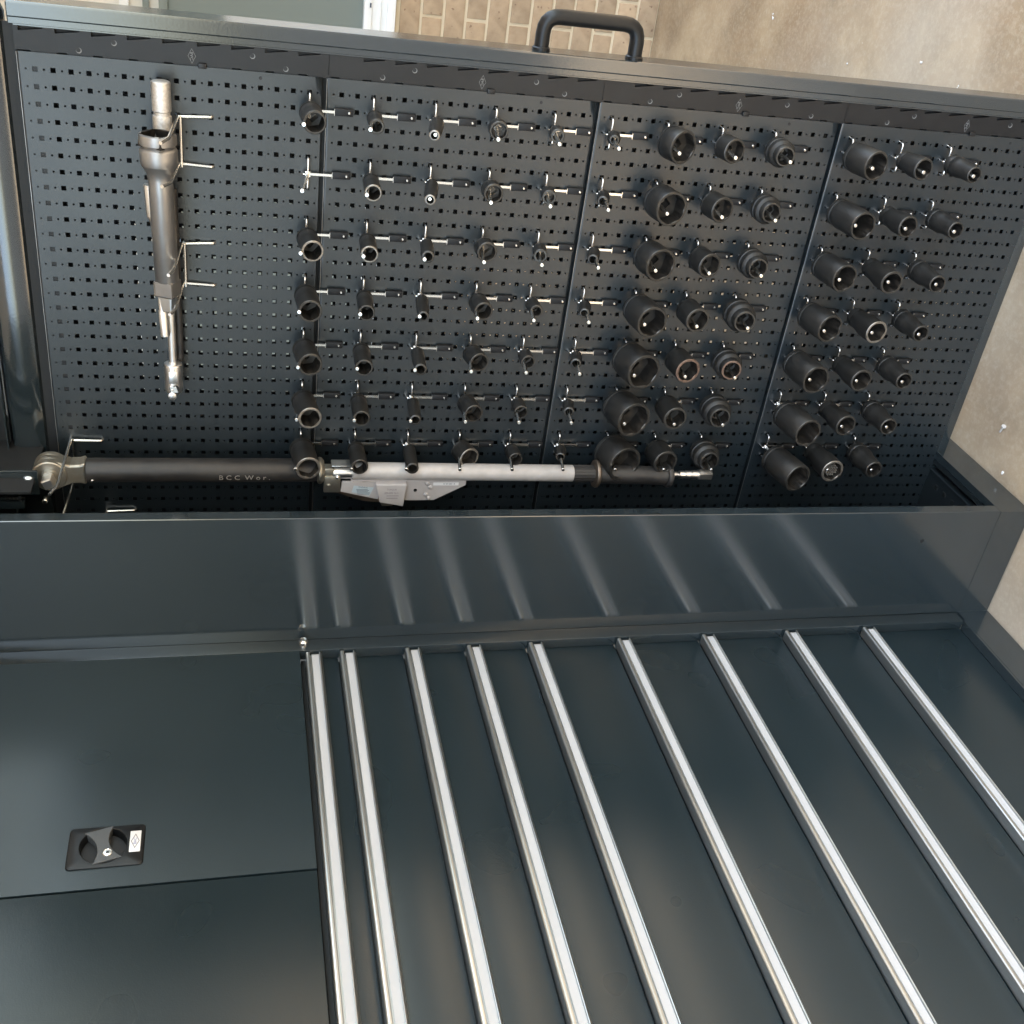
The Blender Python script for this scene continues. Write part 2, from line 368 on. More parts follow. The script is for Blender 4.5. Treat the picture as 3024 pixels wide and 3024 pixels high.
# slotted black strips along the front
for i in range(4):
    zt = -(i*18)*P; za = zt+.0250 if i == 0 else -(17.14+18*(i-1))*P-.0006; zb = -(17.14+18*i)*P+.0003
    if i == 3: zb = -1.757
    m = MB(); yA, yB = -.0605, -.0264; X = .0012
    # plate made of bays with a wedge-shaped louvre opening each
    zs = za; k = 0; cuts = []
    c = -.73+18*i*0
    kk = 0
    while True:
        cs = -.73+2*kk
        z0 = -cs*P; z1 = -(cs+1.36)*P
        kk += 1
        if z0 > za-.004: continue
        if z1 < zb+.003: break
        cuts.append((z0,z1))
    zc = za
    for z0,z1 in cuts:
        m.add([(X,yA,zc),(X,yB,zc),(X,yB,z0),(X,yA,z0)], [(0,1,2,3)])
        y1 = yA+.0014; y2 = yA+.0088; y3 = yA+.0040
        m.add([(X,yA,z0),(X,yA,z1),(X,y1+.0016,z1),(X,y1,z0)], [(0,1,2,3)])
        m.add([(X,y2,z0),(X,y3,z1),(X,yB,z1),(X,yB,z0)], [(0,1,2,3)])
        m.add([(X,y1,z0),(X,y1+.0016,z1),(X,y3,z1),(X,y2,z0),(X+.008,y1,z0),(X+.008,y1+.0016,z1),(X+.008,y3,z1),(X+.008,y2,z0)], [(0,1,5,4),(1,2,6,5),(2,3,7,6),(3,0,4,7)])
        zc = z1
    m.add([(X,yA,zc),(X,yB,zc),(X,yB,zb),(X,yA,zb)], [(0,1,2,3)])
    m.box(X+.0001,.008,yB,yB+.0006,za,zb)
    st = m.build('slotted_strip','strip',rack)
    # seating lugs between strip and panel, leaving short open slots
    m = MB(); c0 = 18*i
    for q in range(9):
        s0 = c0+.3+2*q-1+.54; s1 = c0+.3+2*q+1
        m.box(.0022,.010,yB-.001,-.0228,-s0*P,-s1*P)
    m.build('seating_lug','strip',st)
    for cc, yy in ((2.5,-.0318),(4.5,-.0466),(12.5,-.0460),(14.5,-.0315)):
        zc = -(c0+cc)*P
        m = MB(); m.lathe((X-.00025,yy,zc),(X+.0005,yy,zc),[(0,.0033),(.0001,.0033)],16); m.build('countersunk_hole','dark',st)
        m = MB(); m.lathe((X-.0001,yy+.0007,zc-.0006),(X+.001,yy+.0007,zc-.0006),[(0,.0040),(.0001,.0040)],20); m.build('countersink','etch',st)
    zc = -(c0+9.55)*P; m = MB(); m.box(-.004,.004,-.0290,-.0215,zc-.0062,zc+.0062,bev=.0012); m.build('locking_tab','strip',st)
    zc = -(c0+8.95)*P; m = MB(); yc = -.0378
    dp = [(yc-.0110,zc),(yc,zc-.0058),(yc+.0110,zc),(yc,zc+.0058)]; di = [(yc-.0100,zc),(yc,zc-.0052),(yc+.0100,zc),(yc,zc+.0052)]
    v = [(X-.0004,y,z) for y,z in dp]+[(X-.0004,y,z) for y,z in di]
    m.add(v,[(j,(j+1)%4,4+(j+1)%4,4+j) for j in range(4)]); em = m.build('diamond_emblem','etch',st)
    lettering('emblem_lettering','BAC',.0060,(X-.0005,yc,zc),(0,1,0),(0,0,1),'etch',st)
# dark web behind the strip
m = MB(); m.box(.0095,.0125,-.062,-.0235,-1.757,.024); m.build('web_plate','dark',rack)
# hollow front profile
FT = .0300
fz = -1.790
m = MB()
sec = [(.0,-.0610),(.0,-.0690),(-.0018,-.0700),(-.0022,-.0712),(-.0022,-.0885),(-.0012,-.0905),(.0008,-.0913),(.054,-.0913),(.0555,-.0900),(.0555,-.0610)]
loops = [[(x,y,z) for x,y in sec] for z in (FT, fz)]
cx = .027; cy = -.076
loops.insert(0, [(cx+(x-cx)*.94, cy+(y-cy)*.92, FT+.0016) for x,y in sec])
m.loft(loops,0,False,True,True,True); m.build('front_profile','smooth',rack)
m = MB(); m.box(-.0005,.0009,-.0607,-.0588,-1.757,.0238); m.build('profile_lip','smooth',rack)
# handle
m = MB(); hx = .027
m.tube([(hx,-.088,-.770),(hx,-.1425,-.770),(hx,-.1425,-.9305),(hx,-.088,-.9305)], .0122, 20, 0, .030); m.build('handle','handle',rack)
for zz in (-.770,-.9305):
    m = MB(); m.lathe((hx,-.0912,zz),(hx,-.0965,zz),[(0,.0150),(.0035,.0148),(.0053,.0128)],20); m.build('handle_ferrule','handle',rack)
# top tube and bottom channel
m = MB(); m.box(.002,.050,-.0885,.97,.0395,.1015,bev=.017); m.build('top_tube','smooth',rack)
m = MB(); m.box(.0004,.053,-.0600,.95,-1.7890,-1.7585,bev=.002); m.build('bottom_channel','smooth',rack)

m = MB(); m.box(.026,.030,.40,1.5,.1030,.50); m.build('carriage_plate','dark',rack)
m = MB(); m.box(-.004,.026,.40,1.5,.1040,.1062); m.build('carriage_flange','smooth',rack)
# ------------------------------------------------------------------ socket hooks (one prototype, copied)
OR = ['top','second','third','fourth','fifth','sixth','bottom']
COLS = [16,20,24,28,32,36,40,44,48,54,58,62]
COLN = ['column one from the left','column two','column three','column four','column five','column six','column seven','column eight','column nine','column ten','column eleven','column twelve, far right']
def make_hook(tz):
    h = thing('socket_hook', (0,0,0), 'x', 'hook', 'chrome socket hooks on the perforated panels')
    # local frame: origin at the upper (front) hole; y into the cabinet
    m = MB(); m.tube([(.010,0,0),(-.0115,0,.0),(-.0115,P*2,0),(.010,P*2,0)], .0018, 10, 0, .005)
    m.box(-.0105,-.0065,.0205,.0295,-.004,.004)
    m.build('mounting_wire','chrome',h)
    m = MB(); m.lathe((-.010,P,0),(-.1040,P,tz),[(0,.0029),(.0925,.0029),(.0935,.0032),(.0950,.0033),(.0956,.0026)],14); m.build('prong','chrome',h)
    m = MB(); m.box(-.0095,-.0062,P-.0019,P+.0019,-.0385,-.0020); m.box(-.0102,-.0055,P-.0048,P+.0048,-.0394,-.0386); m.build('label_arm','chrome',h)
    m = MB(); m.box(-.0085,-.0006,P-.0056,P+.0056,-.0690,-.0397,bev=.0008); t = m.build('label_tab','tab',h)
    m = MB(); m.lathe((-.0080,P,-.0620),(-.0115,P,-.0620),[(0,.0026),(.002,.0026),(.0035,.0014)],12); m.build('tab_pin','chrome',t)
    m = MB(); m.tube([(.002,P,.0085),(-.012,P,.0085),(-.012,P,.002)], .0016, 8, 0, .004); m.build('stay','chrome',h)
    return h
def dup(root):
    r = root.copy(); C.objects.link(r)
    for ch in list(root.children):
        c = ch.copy(); C.objects.link(c); c.parent = r
        for g_ in ch.children:
            d = g_.copy(); C.objects.link(d); d.parent = c
    return r
PZ = {16:.014, 40:.0095, 54:.0045}
def tipz(c): return PZ[16] if c < 40 else PZ[40] if c < 54 else PZ[54]
hook0 = None
for ci, c in enumerate(COLS):
    for ri in range(7):
        if hook0 is None or (c in (40,54) and ri == 0): h = hook0 = make_hook(tipz(c))
        else: h = dup(hook0)
        h.location = (0, ri*4*P, -c*P+ZO)
        if c == 16 and ri == 1: h['label'] = 'empty chrome socket hook, the only one carrying no socket, far left of the grid'
        else: h['label'] = 'chrome hook carrying the %s socket of %s' % (OR[ri], COLN[ci])
SOCK = [(16,0,-0.0864,-0.0036,0.0169), (16,8,-0.0916,-0.0059,0.0169), (16,12,-0.0994,-0.0046,0.0185), (16,16,-0.0925,-0.0078,0.0196),
 (16,20,-0.0975,-0.0097,0.0196), (16,24,-0.1009,-0.0093,0.0213), (20,0,-0.0816,0.0020,0.0112), (20,4,-0.0919,0.0026,0.0129),
 (20,8,-0.0931,0.0030,0.0135), (20,12,-0.0979,0.0027,0.0133), (20,16,-0.0995,0.0016,0.0146), (20,20,-0.0968,0.0004,0.0144),
 (20,24,-0.0955,-0.0016,0.0148), (24,0,-0.1448,0.0164,0.0079), (24,4,-0.1192,0.0145,0.0083), (24,8,-0.0912,0.0064,0.0101),
 (24,12,-0.1032,0.0077,0.0086), (24,16,-0.1010,0.0039,0.0106), (24,20,-0.0995,0.0048,0.0097), (24,24,-0.1004,0.0023,0.0109),
 (28,0,-0.0475,0.0011,0.0147), (28,4,-0.0529,-0.0008,0.0157), (28,8,-0.0531,-0.0015,0.0167), (28,12,-0.0714,-0.0033,0.0159),
 (28,16,-0.0655,-0.0080,0.0170), (28,20,-0.0716,-0.0079,0.0168), (28,24,-0.0608,-0.0122,0.0192), (32,0,-0.0504,0.0034,0.0111),
 (32,4,-0.0527,0.0034,0.0116), (32,8,-0.0582,0.0056,0.0114), (32,12,-0.0622,-0.0010,0.0114), (32,16,-0.0587,-0.0002,0.0123),
 (32,20,-0.0635,0.0009,0.0126), (32,24,-0.0656,-0.0014,0.0129), (36,0,-0.0475,0.0050,0.0079), (36,4,-0.0562,0.0098,0.0086),
 (36,8,-0.0637,0.0125,0.0088), (36,12,-0.0625,0.0106,0.0085), (36,16,-0.0592,0.0092,0.0093), (36,20,-0.0599,0.0069,0.0096),
 (36,24,-0.0558,0.0070,0.0085), (40,0,-0.0609,-0.0142,0.0255), (40,4,-0.0758,-0.0086,0.0272), (40,8,-0.0760,-0.0100,0.0272),
 (40,12,-0.0940,-0.0084,0.0270), (40,16,-0.0899,-0.0139,0.0312), (40,20,-0.0887,-0.0146,0.0321), (40,24,-0.0831,-0.0186,0.0330),
 (44,0,-0.0583,-0.0096,0.0190), (44,4,-0.0623,-0.0093,0.0206), (44,8,-0.0660,-0.0070,0.0205), (44,12,-0.0767,-0.0029,0.0210),
 (44,16,-0.0792,-0.0053,0.0222), (44,20,-0.0809,-0.0013,0.0214), (44,24,-0.0762,-0.0041,0.0227), (48,0,-0.0698,0.0028,0.0156),
 (48,4,-0.0606,-0.0027,0.0167), (48,8,-0.0670,-0.0010,0.0172), (48,12,-0.0748,0.0028,0.0188), (48,16,-0.0714,0.0026,0.0180),
 (48,20,-0.0754,0.0034,0.0191), (48,24,-0.0710,-0.0001,0.0183), (54,0,-0.0841,-0.0194,0.0235), (54,4,-0.1055,-0.0107,0.0233),
 (54,8,-0.0966,-0.0106,0.0240), (54,12,-0.0936,-0.0134,0.0247), (54,16,-0.1059,-0.0083,0.0259), (54,20,-0.1341,-0.0079,0.0262),
 (54,24,-0.1367,-0.0185,0.0269), (58,0,-0.0820,-0.0138,0.0179), (58,4,-0.0926,-0.0089,0.0183), (58,8,-0.1081,-0.0010,0.0199),
 (58,12,-0.1022,-0.0068,0.0204), (58,16,-0.1042,-0.0065,0.0209), (58,20,-0.1010,-0.0069,0.0202), (58,24,-0.1092,-0.0043,0.0219),
 (62,0,-0.0947,-0.0064,0.0132), (62,4,-0.0954,-0.0054,0.0145), (62,8,-0.1034,0.0002,0.0151), (62,12,-0.1010,-0.0026,0.0149),
 (62,16,-0.1010,-0.0019,0.0159), (62,20,-0.1035,-0.0010,0.0163), (62,24,-0.1036,-0.0017,0.0167)]

KIND = {16:('deep',1.0), 20:('deep',1.0), 24:('stepthin',1.0), 28:('short',1.0), 32:('short',1.0), 36:('stepsmall',1.0), 40:('big',1.0), 44:('short',1.0), 48:('stepped',1.0), 54:('deepbig',1.0), 58:('taper',1.0), 62:('deepstep',1.0)}
DESC = {16:'wide deep black impact socket', 20:'slim deep black impact socket', 24:'narrow deep black socket with a thin nose', 28:'medium short black impact socket', 32:'small short black impact socket', 36:'tiny short black socket with the hook poking through', 40:'very large short black impact socket', 44:'large short black impact socket', 48:'short black socket stepped from a wide collar', 54:'large deep black impact socket', 58:'long tapering black impact socket', 62:'long black socket stepped to a small nose'}
def make_socket(c, r, fx, fdz, R, fmat):
    kind = KIND[c][0]; y = (r+1)*P; zc = -c*P
    R = R*(1.10 if c >= 40 else 1.05)
    if kind in ('deep','deepbig','taper','deepstep','stepthin'): L = .078
    elif kind == 'big': L = .052
    elif kind in ('stepped',): L = .046
    else: L = .038
    fx = max(fx, -.142); 
    bx = -.026 if kind != 'stepthin' else -.030
    if c == 54 and r >= 20: bx = fx+.083
    elif fx < -.11: fx = -.11
    front = Vector((fx, y, zc+fdz)); back = Vector((bx, y, zc-.0005 if bx > -.04 else zc+.004))
    if kind in ('big','stepped') or kind.startswith('short') or kind == 'stepsmall': pass
    L = (front-back).length
    n = 48; s = MB()
    sq = .0065 if c >= 28 or c in (16,20) else .0052
    if R < .010: sq = min(sq, R*.55)
    if kind in ('big','deepbig','taper','deepstep','stepped'): sq = .0096 if R > .013 else .008
    hx = {'big':.80,'deepbig':.80}.get(kind,.77)
    if R < .0125: hx = .66
    ap = R*hx
    pz = tipz(c)*(-fx-.010)/.094
    if c >= 40 and front.z-zc+ap*.9 < pz+.002: front.z = zc+pz+.002-ap*.9
    rb = {'stepthin':max(.0112,R*1.05), 'stepsmall':.0112, 'stepped':R*1.36, 'deepstep':R*1.22, 'taper':R*.84, 'deep':max(R*1.0,.0125), 'short':max(R*1.0,.0125), 'big':R*.96, 'deepbig':R*.97}[kind]
    rt = rb
    e = .0012
    prof = [(0, sq,(4,0)), (.0002, rb-e*1.4), (e, rb)]
    mis = [0,0]
    if kind in ('stepthin','stepsmall'):
        prof += [(L*.36, rb), (L*.42, rb*.96+.0003), (L*.62, rb*.97), (L*.86, R*1.02), (L-.0008, R)]
    elif kind == 'stepped':
        prof += [(L*.26,rb),(L*.29,rb*.93),(L*.36,rb*.93),(L*.39,rb),(L*.60,rb*.995),(L*.63,rb*.97),(L*.70,R*1.06),(L-.0012,R)]
    elif kind == 'deepstep':
        prof += [(L*.15,rb),(L*.17,rb*.94),(L*.24,rb*.94),(L*.26,rb),(L*.40,rb),(L*.43,rb*.97),(L*.52,R*1.06),(L*.7,R*1.03),(L-.0012,R)]
    elif kind == 'taper':
        prof += [(L*.12,rb),(L*.14,rb*.96),(L*.20,rb*.96),(L*.22,rb),(L*.34,rb*1.0),(L*.55,R*1.0),(L-.0012,R)]
    elif kind in ('big','deepbig'):
        prof += [(L*.10,rb),(L*.11,rb-.0012),(L*.17,rb-.0012),(L*.18,rb),(L*.22,R),(L-.0014,R)]
    else:
        prof += [(L*.10,rb),(L*.12,rb-.0006),(L*.15,rb-.0006),(L*.17,max(rb,R)),(L*.5,R),(L-.0010,R)]
    no = len(prof)
    prof += [(L, R-e*.9)]
    rot = random.uniform(0,1.04)
    prof += [(L, ap*1.06), (L-.0012, ap,(6,rot)), (L*.42, ap*.97,(6,rot)), (L*.40, sq*1.0,(4,0)), (0, sq,(4,0))]
    k = len(prof)
    mis = [0]*(no-1)+[1]+[1,1]+[2]*(k-1-(no+2))
    mis = mis[:k-1]
    s.lathe(back, front, prof, n, 0, True, False, False, mis)
    o = s.build('impact_socket', ['sock', fmat, 'sockin'], None, origin=tuple(back))
    return o
for (c, r, fx, fdz, R) in SOCK:
    ri = r//4; ci = COLS.index(c); extra = ''
    fmat = 'face'
    if (c,r) in ((16,20),(16,24),(20,4),(24,4),(24,0),(20,8),(16,8),(28,24)): fmat = 'facelt'
    if (c,r) in ((58,12),(58,24)): fmat = 'facelt'
    if (c,r) in ((44,16),(48,16)): fmat = 'rust'
    o = make_socket(c, r, fx, fdz, R, fmat)
    lab = '%s, %s in %s' % (DESC[c], OR[ri], COLN[ci])
    if fmat == 'rust': lab = 'short black socket with a brown rusty rim, %s in %s' % (OR[ri], COLN[ci])
    if (c,r) == (58,24): lab = 'long black socket with bright spline pins inside, bottom of column eleven'
    if (c,r) == (58,12): lab = 'long black socket with a scuffed shiny rim, fourth in column eleven'
    tag(o, lab, 'socket', 'black impact sockets hung on the perforated panels')
    if (c,r) == (58,24):
        po = Vector(o['_o']); fr = Vector((fx,(r+1)*P,-c*P+fdz)); d = (fr-po).normalized()
        m = MB()
        for a in range(-2,3):
            for b in range(-2,3):
                if a*a+b*b <= 6:
                    q = fr+Vector((0,a*.0052,b*.0052)); m.lathe(q-d*.03, q-d*.0035,[(0,.0021),(.025,.0021),(.0265,.0012)],8)
        m.build('spline_pins','facelt',o)
# ------------------------------------------------------------------ extension bars and their hooks
def bar_hook(y, z, tips, label):
    h = thing('bar_hook', (0,y,z), label, 'hook', 'long chrome bar hooks at the upper end of the panels')
    return h
def rod(parent, name, pts, r, fillet=.004, matn='chrome', n=12):
    m = MB(); m.tube(pts, r, n, 0, fillet); return m.build(name, matn, parent)
bh = []
for (ya, yb, tA, tB, lab) in ((.0511,.1228,(.0551,-.1823),(.1175,-.1816),'twin chrome bar hook under the flared end of the long extension bar'),
                             (.2529,.3210,(.2534,-.1853),(.3180,-.1850),'twin chrome bar hook under the narrow end of the long extension bar')):
    h = thing('bar_hook', (0,ya,-.2), lab, 'hook', 'twin chrome hooks holding the extension bars')
    for y, (ty,tz) in ((ya,tA),(yb,tB)):
        e = Vector((-.124, y+(ty-y)*.75, -.1925))
        rod(h, 'prong', [(.010,y,-.1985),(-.006,y,-.200),e,(-.150,ty,tz)], .0027, .006)
        o = 1 if y == ya else -1
        rod(h, 'lower_arm', [(-.0062,y,-.2015),(-.0052,y-.0026*o,-.2500),(.006,y-.003*o,-.2540)], .0027, .003)
    rod(h, 'cross_wire', [(-.0095,ya-.002,-.2045),(-.0095,yb+.004,-.2045)], .0021)
def extension(name, lab, parts):
    t = thing(name, parts[0][2], lab, 'extension bar', 'extension bars stacked on the twin hooks'); return t
# A: dark impact extension with flared socket end
A0 = Vector((-.078,.0600,-.1738)); A1 = Vector((-.078,.3420,-.1800)); dA = (A1-A0).normalized()
t = thing('extension_bar', A0, 'thick dark steel impact extension bar with a flared socket end, across all four prongs', 'extension bar', 'extension bars lying on the twin hooks')
m = MB(); LA = (A1-A0).length
m.lathe(A0, A1, [(.018,.010,(4,.2)),(.0182,.0215,(4,.2)),(.0005,.0195,(4,.2)),(0,.0235),(0.0012,.0268),(.0030,.0275),(.0150,.0275),(.0175,.0248),(.0205,.0240),(.0225,.0268),(.0240,.0277),(.0455,.0277),(.0470,.0268),(.0560,.0215),(.0640,.0190),(.070,.0184),(.2280,.0184),(.2292,.0176)], 40, 0, True, True, True, [1]*3+[0]*14)
m.build('shank', ['worn_and_highlight','sockin'], t)
m = MB(); m.lathe(A0, A1, [(.2292,.0176),(.2300,.0160,(4,.35)),(.2520,.0160,(4,.35)),(.2545,.0150,(4,.35))], 40, 0, False); m.build('square_collar','worn_and_highlight',t)
m = MB(); m.lathe(A0, A1, [(.2545,.0108,(4,.35)),(.2600,.0103,(4,.35)),(.2800,.0082,(4,.35)),(.2822,.0070,(4,.35))], 32, 0, False); m.build('drive_square','silver',t)
# B: chrome extension behind
B0 = Vector((-.036,-.0060,-.1790)); B1 = Vector((-.036,.5150,-.1803))
t = thing('extension_bar', B0, 'bright chrome extension bar behind the dark one, with knurled head and locking end', 'extension bar', 'extension bars lying on the twin hooks')
m = MB(); m.lathe(B0, B1, [(0,.0120),(.0012,.0138),(.0030,.0142),(.0425,.0142),(.0437,.0132),(.0445,.0122),(.0490,.0122),(.0500,.0140),(.0515,.0142),(.0950,.0142),(.0980,.0120)],36); m.build('knurled_head','knurl',t)
m = MB(); m.lathe(B0, B1, [(.0975,.0066),(.4600,.0066)],24); m.build('shaft','silver',t)
m = MB(); m.lathe(B0, B1, [(.4590,.0120),(.4610,.0147),(.4630,.0151),(.5080,.0151),(.5130,.0140),(.5160,.0112)],36); he = m.build('locking_end','silver',t)
m = MB(); m.box(-.0517,-.0500,.4640,.4860,-.1872,-.1735,bev=.0006); m.build('flat_panel','silver',he)
m = MB(); m.lathe((-.0500,.4975,-.1820),(-.0514,.4975,-.1820),[(0,.0085),(.0013,.0085)],24); m.build('slot_recess','dark',he)
m = MB(); q = [(.4905,-.1745),(.4905,-.1845),(.5010,-.1875),(.5015,-.1760)]; m.prism(q,0,-.0505,-.0545); m.build('drive_block','silver',he)
m = MB(); m.lathe((-.0545,.4965,-.1785),(-.0560,.4965,-.1785),[(0,.0020),(.001,.0016),(.0016,.0006)],10); m.build('detent_ball','chrome',he)
m = MB(); m.lathe((-.0490,.5085,-.1778),(-.0545,.5085,-.1778),[(0,.0068),(.0050,.0068),(.0056,.0060)],24); m.build('release_button','silver',he)
# C: short chrome extension, upper left of the dark one
C0 = Vector((-.050,.1450,-.1585)); C1 = Vector((-.050,.3985,-.1705))
t = thing('extension_bar', C0, 'thin chrome extension bar squeezed behind the dark one, peeping out on its upper side', 'extension bar', 'extension bars lying on the twin hooks')
m = MB(); m.lathe(C0, C1, [(0,.0070),(.0006,.0100),(.0020,.0108),(.0490,.0108),(.0530,.0100),(.0600,.0065)],28); m.build('socket_end','silver',t)
m = MB(); m.lathe(C0, C1, [(.0595,.0058),(.2060,.0058),(.2090,.0075),(.2520,.0078),(.2532,.0065)],24); m.build('shaft','silver',t)
# D: dark slim rod
t = thing('extension_bar', (-.022,.158,-.1935), 'slim dark extension bar nearest the panel, right of the other bars', 'extension bar', 'extension bars lying on the twin hooks')
m = MB(); m.lathe((-.022,.158,-.1905),(-.020,.452,-.1915),[(0,.005),(.001,.0062),(.2930,.0062),(.2940,.005)],20); m.build('shaft','black',t)
m = MB(); m.lathe((-.020,.452,-.1915),(-.020,.456,-.1915),[(0,.0045),(.004,.0045)],16); m.build('drive_end','black',t)

# ------------------------------------------------------------------ torque wrench
h = thing('bar_hook', (0,.622,0), 'bent chrome hook carrying the torque wrench head at the top end of the rack', 'hook')
rod(h,'prong',[(.010,.6214,.0015),(-.0065,.6214,.0006),(-.1560,.622,.0035),(-.1700,.622,.0055),(-.1905,.622,.0130)],.0028,.004)
rod(h,'lower_arm',[(-.0070,.6225,-.0010),(-.0055,.6243,-.0500),(.006,.6245,-.0540)],.0029,.003)
rod(h,'prong',[(.006,.693,-.0018),(-.0065,.693,-.0022),(-.180,.693,.0048)],.0027,.003)
rod(h,'cross_wire',[(-.0095,.618,-.003),(-.0095,.697,-.003)],.0021)
h = thing('bar_hook', (0,.773,-.0492), 'empty chrome hook just inside the cabinet slot below the torque wrench head', 'hook')
rod(h,'prong',[(.010,.7726,-.0485),(-.0065,.7726,-.0492),(-.120,.7726,-.0470)],.0027,.004)
rod(h,'lower_arm',[(-.0070,.7730,-.0510),(-.0055,.7724,-.0980),(.006,.7722,-.1020)],.0029,.003)
XW = -.065
t = thing('torque_wrench', (XW,.65,.03), 'long torque wrench with ratchet head, black tube, pale grey tube and labelled click housing', 'torque wrench')
hy, hz = .6520, .0290
m = MB(); circ = []
m.lathe((-.0440,hy,hz),(-.0840,hy,hz),[(0,.0270),(.0015,.0288),(.0120,.0290),(.0128,.0284),(.0140,.0284),(.0148,.0290),(.0250,.0290),(.0258,.0284),(.0270,.0284),(.0278,.0290),(.0385,.0285),(.0400,.0265),(.0398,.0215)],48)
m.build('ratchet_head','zinc',t)
m = MB(); m.lathe((-.0830,hy,hz),(-.0838,hy,hz),[(0,.0235),(.0006,.0235)],36); m.build('ratchet_plate','bronze',t)
m = MB(); m.lathe((-.0836,hy,hz),(-.0885,hy,hz),[(0,.0150),(.0012,.0150),(.0014,.0138),(.0028,.0138),(.0030,.0122),(.0049,.0118)],32); m.build('retaining_ring','zinc',t)
m = MB(); m.lathe((-.0880,hy,hz-.001),(-.1120,hy,hz-.001),[(0,.0086,(4,.42)),(.0215,.0086,(4,.42)),(.0240,.0074,(4,.42))],32,0,False); m.build('drive_square','silver',t)
m = MB(); m.cyl((-.034,0.6671,0.0804),(-.046,0.6671,0.0804),.0190,28,0,.001); m.build('direction_dial','zinc',t)
# neck
ny = [(hy-.0283,hz-.006),(hy-.0250,hz-.016),(.6325,-.0050),(.6315,-.0200),(.6278,-.0300),(.6712,-.0300),(.6690,-.0200),(.6690,-.0060),(hy+.0262,hz-.015),(hy+.0288,hz-.004)]
m = MB(); m.prism(ny,0,-.0470,-.0800)
nk = m.build('neck','zinc',t)
md = nk.modifiers.new('bevel','BEVEL'); md.width = .004; md.segments = 3; md.limit_method = 'ANGLE'
m = MB(); m.lathe((XW,.6493,-.0300),(XW,.6493,-.4300),[(0,.0205),(.0006,.0216),(.3920,.0216),(.3980,.0190)],40); tb = m.build('black_tube','black',t)
m = MB(); m.lathe((-.0850,.6590,-.0405),(-.0885,.6610,-.0405),[(0,.0032),(.0015,.0030),(.0028,.0014)],14); m.build('screw','chrome',t)
# scratched handwriting on the lower flank of the tube
an = math.radians(10); rt = .0218
cyy = .6493+rt*math.sin(an); cxx = XW-rt*math.cos(an)
nrm = Vector((-math.cos(an), math.sin(an), 0)); ydir = Vector((-math.sin(an), -math.cos(an), 0))
lettering('scratched_lettering','B C C  W o r .',.0150,(cxx,cyy,-.2980),(0,0,-1),ydir,'scratch',t,sx=.98)
m = MB(); m.lathe((XW,.6500,-.4275),(XW,.6500,-.4400),[(0,.0200),(.0020,.0245),(.0050,.0250),(.0080,.0240),(.0122,.0190)],32); m.build('collar_ring','zinc',t)
m = MB(); m.box(XW-.010,XW+.010,.6405,.6680,-.4580,-.4380,bev=.002); m.box(XW-.013,XW-.006,.6560,.6900,-.4700,-.4400,bev=.0015); m.build('clevis','zinc',t)
m = MB(); m.lathe((XW,.6535,-.4560),(XW,.6535,-.4925),[(0,.0115),(.0008,.0122),(.0340,.0122),(.0362,.0118)],32); m.build('pivot_tube','silver',t)
m = MB(); m.box(XW-.012,XW+.012,.6335,.6360,-.4895,-.4530,bev=.0008); m.build('catch_plate','silver',t)
m = MB(); m.lathe((-.0755,.6570,-.4640),(-.0820,.6575,-.4640),[(0,.0042),(.0030,.0042),(.0050,.0028),(.0060,.0010)],16); m.build('rivet','chrome',t)
m = MB(); m.lathe((-.0780,.6745,-.4480),(-.0810,.6745,-.4480),[(0,.0042),(.0018,.0036),(.0028,.0014)],16); m.build('rivet','zinc',t)
m = MB(); m.lathe((XW,.6503,-.4915),(XW,.6557,-.9200),[(0,.0155),(.0006,.0164),(.4272,.0164),(.4284,.0155)],40); m.build('grey_tube','greysl',t)
m = MB(); m.lathe((XW,.6557,-.9190),(XW,.6562,-.9640),[(0,.0158),(.045,.0158)],36,0,True); 
for k in range(18):
    a = 2*PI*k/18; yy = .6558+.0158*math.sin(a); xx = XW+.0158*math.cos(a)
    m.tube([(xx,yy,-.9200),(xx,yy+.0004,-.9640)],.0009,6)
m.build('fluted_grip','black',t)
m = MB(); m.lathe((XW,.6565,-.9625),(XW,.6566,-.9730),[(0,.0200),(.0015,.0268),(.0040,.0278),(.0070,.0275),(.0095,.0250),(.0105,.0190)],36); m.build('grip_flange','bronze',t)
m = MB(); m.lathe((XW,.6566,-.9725),(XW,.6612,-1.1150),[(0,.0195),(.020,.0185),(.060,.0190),(.100,.0182),(.1420,.0190)],36); m.build('rubber_grip','black',t)
m = MB(); m.lathe((XW,.6614,-1.1140),(XW,.6616,-1.1300),[(0,.0190),(.002,.0228),(.0060,.0238),(.0110,.0226),(.0160,.0130)],36); m.build('end_flange','black',t)
m = MB(); m.lathe((XW,.6590,-1.1290),(XW,.6590,-1.2130),[(0,.0060),(.0110,.0060),(.0130,.0052),(.0150,.0078),(.0245,.0082),(.0255,.0070),(.0270,.0070),(.0280,.0084),(.0385,.0086),(.0395,.0074),(.0410,.0074),(.0420,.0088),(.0530,.0090),(.0540,.0078),(.0555,.0078),(.0570,.0098,(6,0)),(.0820,.0098,(6,0)),(.0840,.0086,(6,0))],36,0,True); m.build('spindle_tip','silver',t)
